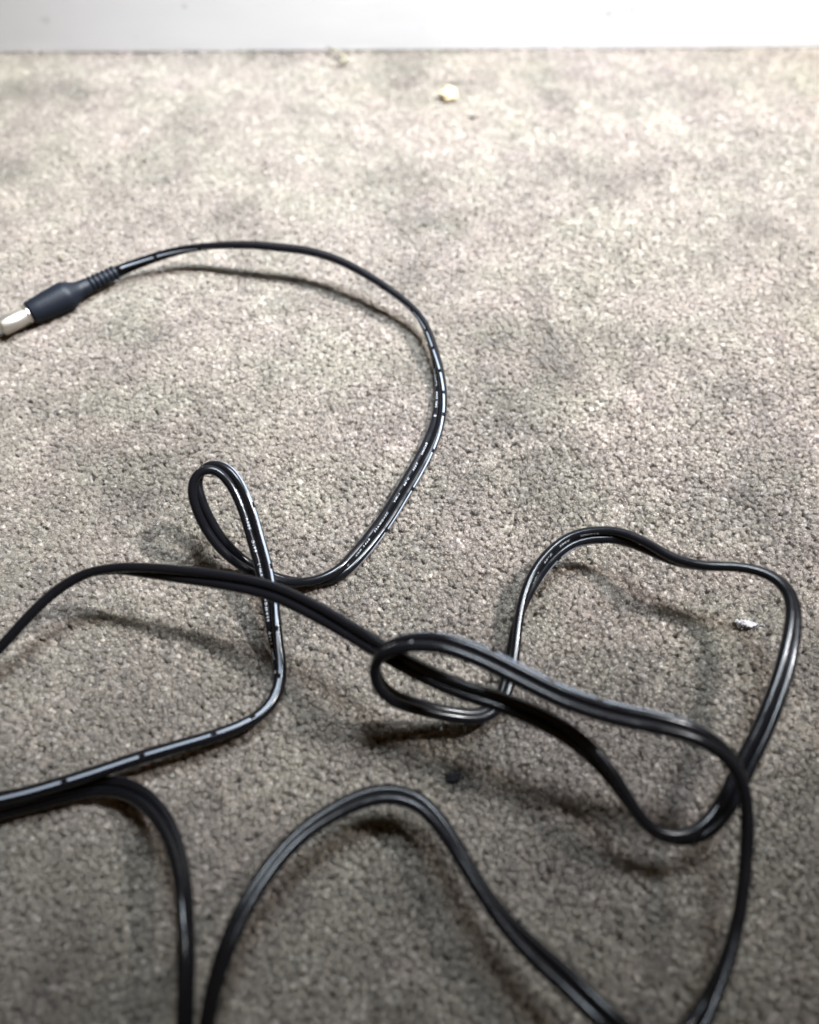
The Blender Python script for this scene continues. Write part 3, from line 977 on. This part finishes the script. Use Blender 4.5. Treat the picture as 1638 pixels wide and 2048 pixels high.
# wall and skirting board (board profile in the y-z plane, slightly rounded lower edge)
MARKS = [(-157, 13.6, 2.6, 1.5, .55), (-96, 18.6, 1.5, .9, .8), (85.8, 14.8, 1.9, 1.4, .75), (95.8, 16.6, 1.6, 1.2, .6),
         (101.5, 16.9, 1.3, 1.0, .35), (107.5, 16.8, 1.5, .9, .9), (114.8, 16.8, 1.5, .9, .55), (118, 15.4, 1.5, .8, .35),
         (74, 16.4, 6.5, .8, .38), (77.6, 8.4, .9, .8, .35), (-40, 11, 1.2, .7, .25), (5, 9.5, 1.4, .6, .2), (133, 17.4, 1.2, .8, .3),
         (-12, 13.8, 2.2, .5, .16), (-120, 6.5, 1.2, .6, .25)]
prof = [(1.2, -4), (.35, -.2), (0, .9), (0, 92), (.4, 96), (1.6, 99), (3.4, 101.5), (4.6, 105), (5.6, 109), (8, 112), (11, 113.5), (15, 114), (15, -4)]
xs = np.linspace(-900, 900, 61)
V = [(x * MM, y * MM, z * MM) for x in xs for (y, z) in prof]; k = len(prof)
Fs = [(i * k + j, (i + 1) * k + j, (i + 1) * k + (j + 1) % k, i * k + (j + 1) % k) for i in range(60) for j in range(k)]
Fs += [tuple(range(k)), tuple(60 * k + j for j in reversed(range(k)))]
sk = mesh_obj("skirting_board", V, Fs, mat_skirting(MARKS), smooth=False,
              label='white painted skirting board with small grey scuffs behind the carpet', category='skirting board')
sk.location = (0, WALL_Y * MM, 0); sk.rotation_euler.z = YAW
w = mesh_obj("wall", [(-.9, .0152, -.004), (.9, .0152, -.004), (.9, .0152, .35), (-.9, .0152, .35),
                      (-.9, .06, -.004), (.9, .06, -.004), (.9, .06, .35), (-.9, .06, .35)],
             [(0, 1, 2, 3), (5, 4, 7, 6), (3, 2, 6, 7), (1, 5, 6, 2), (4, 0, 3, 7)], M_wall, smooth=False, kind='structure')
w.location = (0, WALL_Y * MM, 0); w.rotation_euler.z = YAW

# ------------------------------------------------------------------ the power lead
lead = thing("power_cable", tuple(POS[0] * MM),
             label='thin black twin-core power cable with a barrel plug looping across the carpet', category='cable')
BASE = POS[0].copy()
def loc(v): return tuple((np.asarray(v) - BASE) * MM)

def strand(side, name, **props):
    seg = 20; n = len(POS); V = []; Fc = []
    for i in range(n):
        c = POS[i] + WID[i] * OFF * side
        # slight hand-made unevenness of the extruded jacket
        for j in range(seg):
            a = 2 * math.pi * j / seg
            V.append(loc(c + RS * (math.cos(a) * FAC[i] + math.sin(a) * WID[i] * -1)))
    for i in range(n - 1):
        for j in range(seg):
            a0 = i * seg + j; a1 = i * seg + (j + 1) % seg
            Fc.append((a0, a0 + seg, a1 + seg, a1))
    Fc.append(tuple(range(seg))); Fc.append(tuple((n - 1) * seg + j for j in reversed(range(seg))))
    return mesh_obj(name, V, Fc, M_pvc, lead, **props)
sA = strand(+1, "cord_strand", label='strand with small printed lettering')
sB = strand(-1, "cord_strand", label='strand with a broken pale grey stripe')

def on_strand(a, ang, side, r):
    """point on a strand at arc length a (mm); ang from the printed face towards the striped side"""
    p, t, w_, f = frame_at(a)
    c = p + w_ * OFF * side
    return c + r * (math.cos(ang) * f - math.sin(ang) * w_)

# pale dashes printed on the second strand
for g0, g1 in zip(GAPS[:-1], GAPS[1:]):
    a0, a1 = g0 + .62, g1 - .62
    if a1 - a0 < 2: continue
    n = max(4, int((a1 - a0) / .5)); V = []; Fc = []
    mid = math.radians(45 + 3 * math.sin(g0 * .11)); hw = math.radians(13)
    for i in range(n + 1):
        a = a0 + (a1 - a0) * i / n
        for j in range(7):
            V.append(loc(on_strand(a, mid + hw * (j / 3 - 1), -1, RS + (.018 if 0 < j < 6 else .006))))
    for i in range(n):
        for j in range(6): Fc.append((i * 7 + j, i * 7 + j + 1, (i + 1) * 7 + j + 1, (i + 1) * 7 + j))
    mesh_obj("stripe_dash", V, Fc, M_print, lead)

# lettering: real glyph outlines laid round the first strand, reading against the cord's run
def lettering(words, a_end, size):
    """words: (text, distance back from a_end in mm, stretch)"""
    for (txt, d, length) in words:
        cu = bpy.data.curves.new("glyphs", 'FONT'); cu.body = txt; cu.size = 1; cu.resolution_u = 2
        cu.space_character = 1.35; cu.offset = .0
        tmp = bpy.data.objects.new("glyphs", cu); S.collection.objects.link(tmp)
        dg = bpy.context.evaluated_depsgraph_get()
        me = bpy.data.meshes.new_from_object(tmp.evaluated_get(dg))
        bpy.data.objects.remove(tmp)
        bm = bmesh.new(); bm.from_mesh(me)
        for yy in np.linspace(.08, .66, 7):
            bmesh.ops.bisect_plane(bm, geom=bm.verts[:] + bm.edges[:] + bm.faces[:], plane_co=(0, yy, 0), plane_no=(0, 1, 0))
        w = max(v.co.x for v in bm.verts)
        ok = True
        for v in bm.verts:
            a = a_end + d + (w - v.co.x) / w * length
            ang = math.radians(24) - (v.co.y - .35) * size / RS
            if not (1 < a < ARC[-1] - 1): ok = False; break
            v.co = Vector(loc(on_strand(a, ang, +1, RS + .015)))
        if ok:
            m2 = bpy.data.meshes.new("printed_lettering"); bm.to_mesh(m2); m2.materials.append(M_letter)
            link(bpy.data.objects.new("printed_lettering", m2), lead)
        bm.free()
WORDS = [("UNICAB", 0, 4.3), ("300V", 7.3, 2.9), ("80\u00b0C", 12.8, 2.9), ("VW-1", 18.6, 3.0), ("22AWG\u00d72C", 25.2, 7.0),
         ("2468", 34.6, 2.9), ("AWM", 38.4, 2.4), ("E", 43.5, .7)]
for a0 in (159.8 - 54, 159.8, 159.8 + 54, 159.8 + 108):
    lettering(WORDS, a0, .72)
for a0 in (711.5 - 162, 711.5 - 108, 711.5 - 54, 711.5, 711.5 + 54):
    lettering(WORDS, a0, .72)

# moulded plug: surface of revolution along its axis
P0 = np.array([-117.25, 186.58, 4.3]); P1 = np.array([-96.46, 205.58, 4.2])
ax = (P1 - P0); ax /= np.linalg.norm(ax)
sd = np.cross(ax, [0, 0, 1]); sd /= np.linalg.norm(sd); upv = np.cross(sd, ax)
def lathe(name, prof, mat, parent, seg=40, flat=None, closed=True, **props):
    V = []; Fc = []
    for (t, r) in prof:
        for j in range(seg):
            a = 2 * math.pi * j / seg
            x = math.cos(a); y = math.sin(a)
            V.append(loc(P0 + ax * t + r * (x * sd + y * upv)))
    for i in range(len(prof) - 1):
        for j in range(seg):
            a0 = i * seg + j; a1 = i * seg + (j + 1) % seg
            Fc.append((a0, a1, a1 + seg, a0 + seg))
    if closed:
        Fc.append(tuple(reversed(range(seg)))); Fc.append(tuple((len(prof) - 1) * seg + j for j in range(seg)))
    return mesh_obj(name, V, Fc, mat, parent, **props)
body = [(0, 3.0), (0.0, 3.35), (.12, 3.55), (.4, 3.66), (3, 3.9), (6, 4.15), (9, 4.38), (11.2, 4.55), (12.0, 4.58), (12.7, 4.5), (13.6, 4.15),
        (15.2, 3.35), (16.4, 2.85), (17.2, 2.62), (18.0, 2.55), (20.0, 2.5), (20.4, 2.3)]
lathe("plug_body", body, M_plug, lead)
rel = [(20.3, 1.7)]
t = 20.55
for k in range(5):
    R_ = 2.42 - .05 * k
    rel += [(t, 1.85), (t + .12, R_ - .12), (t + .3, R_), (t + 1.0, R_), (t + 1.18, R_ - .12), (t + 1.3, 1.85)]
    t += 1.62
rel += [(t, 1.8), (t + .1, 2.2), (t + .3, 2.3), (t + 1.0, 2.28), (t + 1.25, 2.1), (t + 1.3, .8)]
lathe("strain_relief", rel, M_plug, lead)
lathe("metal_barrel", [(.3, 2.74), (-1.2, 2.74), (-1.3, 2.62), (-1.5, 2.62), (-1.6, 2.74), (-8.9, 2.74), (-9.3, 2.6), (-9.45, 2.3), (-9.45, 1.7),
                       (-9.2, 1.35), (-4, 1.3)], M_metal, lead, seg=36)

# ------------------------------------------------------------------ bits lying on the carpet
def blob(name, c, size, mat, seed, rough=.35, sub=3, rot=0, **props):
    bm = bmesh.new(); bmesh.ops.create_icosphere(bm, subdivisions=sub, radius=1)
    for v in bm.verts:
        n_ = noise.noise(v.co * 1.3 + Vector((seed, 0, 0))) + .5 * noise.noise(v.co * 3.1 + Vector((0, seed, 0)))
        v.co *= 1 + rough * n_
        v.co = Vector((v.co.x * size[0], v.co.y * size[1], v.co.z * size[2])) * MM
    me = bpy.data.meshes.new(name); bm.to_mesh(me); bm.free(); me.materials.append(mat)
    o = bpy.data.objects.new(name, me); o.location = [x * MM for x in c]; o.rotation_euler = (0, 0, rot)
    return link(o, None, **props)

def fibres(name, c, n, spread, length, rad, mat, seed, **props):
    r = random.Random(seed); V = []; Fc = []
    for f in range(n):
        p = Vector((r.gauss(0, spread[0]), r.gauss(0, spread[1]), abs(r.gauss(0, spread[2]))))
        d = Vector((r.gauss(0, 1), r.gauss(0, 1), r.gauss(0, .4))).normalized(); m = 9
        pts = []
        for q in range(m):
            pts.append(p.copy()); d = (d + Vector((r.gauss(0, .45), r.gauss(0, .45), r.gauss(0, .25)))).normalized()
            if p.z < -.2: d.z = abs(d.z)
            p = p + d * length / m * r.uniform(.7, 1.3)
        b = len(V)
        for q in range(m):
            for k_ in range(3):
                a = k_ * 2.094
                V.append((pts[q] + Vector((rad * math.cos(a), rad * math.sin(a) * .7, rad * math.sin(a)))) * MM)
        for q in range(m - 1):
            for k_ in range(3):
                Fc.append((b + q*3 + k_, b + q*3 + (k_+1) % 3, b + q*3 + 3 + (k_+1) % 3, b + q*3 + 3 + k_))
    o = mesh_obj(name, V, Fc, mat, None, **props); o.location = [x * MM for x in c]
    return o

M_white = mat_plain("white_lint", (.26, .25, .255), .8, .3)
M_wood = mat_plain("pale_wood", (.36, .27, .155), .6, .3, .6, 1200, .2)
M_straw = mat_plain("dry_straw", (.13, .115, .08), .6, .3, .4, 1500, .2)
M_dark = mat_plain("dark_grit", (.045, .035, .028), .8, .3, .5, 1500, .3)
M_black = mat_plain("black_lint", (.006, .006, .008), .9, .2)

# white lint: an elongated shred with a core and loose fibres
lint = thing("lint_scrap", (.0796, .0821, .0006), label='white shred of lint on the carpet inside the right-hand cable loop', category='lint')
def lint_core():
    V = []; Fc = []; nu, nv = 26, 9
    for i in range(nu + 1):
        t_ = i / nu; x = (t_ - .5) * 6.4; w_ = (1.25 * math.sin(math.pi * min(1, t_ * 1.15 + .03)) ** .7 if t_ < .86 else .45) * (1 + .35 * noise.noise(Vector((t_ * 9, 3, 0))))
        yc = -.32 * x * .9 - .25 * math.sin(t_ * 5)
        for j in range(nv):
            s_ = j / (nv - 1) * 2 - 1
            V.append((x * MM, (yc + s_ * w_ * .62 * (1 + .5 * noise.noise(Vector((x * 3.1, s_ * 3, 7))))) * MM, (.5 + .35 * (1 - s_ * s_) + .85 * noise.noise(Vector((x * 1.9, s_ * 2.6, 1)))) * MM))
    for i in range(nu):
        for j in range(nv - 1): Fc.append((i * nv + j, (i + 1) * nv + j, (i + 1) * nv + j + 1, i * nv + j + 1))
    o = mesh_obj("shred", V, Fc, M_white, lint)
    sm = o.modifiers.new("thickness", 'SOLIDIFY'); sm.thickness = .0003
lint_core()
r_ = fibres("loose_fibre", (0, 0, .0004), 60, (1.7, .6, .2), 1.3, .035, M_white, 5); r_.parent = lint

chip = blob("wood_chip", (16.4, 325.0, 1.9), (3.7, 3.4, 2.3), M_wood, 3.3, .38, 3, .5,
            label='pale cream crumb or wood chip on the carpet near the skirting board', category='crumb')
# bent dry stalk leaning at the skirting
def stalk():
    pts = [(-36.5, 364.5, 2.6), (-33.5, 362.6, 2.6), (-30.5, 359.4, 2.3), (-28.3, 356.2, 2.2), (-27.2, 354.8, 2.2), (-29.2, 352.2, 1.8), (-32.4, 349.6, 1.2)]
    rr = [.4, .7, .95, 1.1, 1.2, .95, .6]; V = []; Fc = []; seg = 8
    for i, p in enumerate(pts):
        for j in range(seg):
            a = j / seg * 6.283
            V.append(((p[0] + rr[i] * math.cos(a)) * MM, (p[1] + rr[i] * .5 * math.cos(a + .6)) * MM, (p[2] + rr[i] * .7 * math.sin(a)) * MM))
    for i in range(len(pts) - 1):
        for j in range(seg):
            a0 = i * seg + j; a1 = i * seg + (j + 1) % seg; Fc.append((a0, a1, a1 + seg, a0 + seg))
    Fc.append(tuple(reversed(range(seg)))); Fc.append(tuple((len(pts) - 1) * seg + j for j in range(seg)))
    mesh_obj("dry_stalk", V, Fc, M_straw, None, label='small bent dry stalk lying against the foot of the skirting board', category='stalk')
stalk()
blob("dark_crumb", (25.6, 309.0, .9), (1.6, .8, .5), M_dark, 7.1, .4, 2, .2,
     label='flat dark crumb just in front of the pale wood chip', category='crumb')
blob("dark_crumb", (-117.4, 218.7, .9), (.75, .9, .6), M_straw, 9.4, .4, 2, .8,
     label='tiny brown crumb on the carpet above the barrel plug', category='crumb')
blob("dark_crumb", (-73.3, 144.2, .3), (.38, .3, .3), M_dark, 1.4, .4, 2, .8,
     label='tiny black speck on the carpet left of the big upper arc', category='crumb')
blob("dark_crumb", (40.7, 114.5, .4), (.3, .26, .26), M_dark, 2.4, .4, 2, .3,
     label='tiny black speck just beyond the top of the right-hand loop', category='crumb')
fz = thing("black_fluff", (.0090, .0468, .0001), label='small black ball of fluff sunk in the carpet above the bottom arch', category='fluff')
b1 = blob("fluff_ball", (0, 0, .5), (1.3, .95, .6), M_black, 4.4, .5, 3); b1.parent = fz
b2 = blob("fluff_ball", (1.3, .4, -.1), (.9, .7, .6), M_black, 8.4, .5, 3); b2.parent = fz
f1 = fibres("loose_fibre", (.0, .0012, .0002), 60, (1.0, 1.5, .3), 3.2, .035, M_black, 8); f1.parent = fz

# short bristle sticking up beside the cord
def bristle():
    pts = [(42.1, 104.6, 10.2), (41.5, 105.3, 10.9), (40.8, 106.2, 11.3), (40.3, 106.9, 11.9)]; rr = [.16, .2, .13, .04]
    V = []; Fc = []
    for i, p in enumerate(pts):
        for j in range(6):
            a = j / 6 * 6.283
            V.append(((p[0] + rr[i] * math.cos(a)) * MM, (p[1]) * MM, (p[2] + rr[i] * math.sin(a)) * MM))
    for i in range(3):
        for j in range(6): Fc.append((i*6+j, i*6+(j+1) % 6, i*6+6+(j+1) % 6, i*6+6+j))
    Fc += [tuple(reversed(range(6))), tuple(18 + j for j in range(6))]
    mesh_obj("bristle", V, Fc, M_black, None, label='short black bristle stuck to the top of the right-hand cable loop', category='bristle')
bristle()
print("tufts", NT)
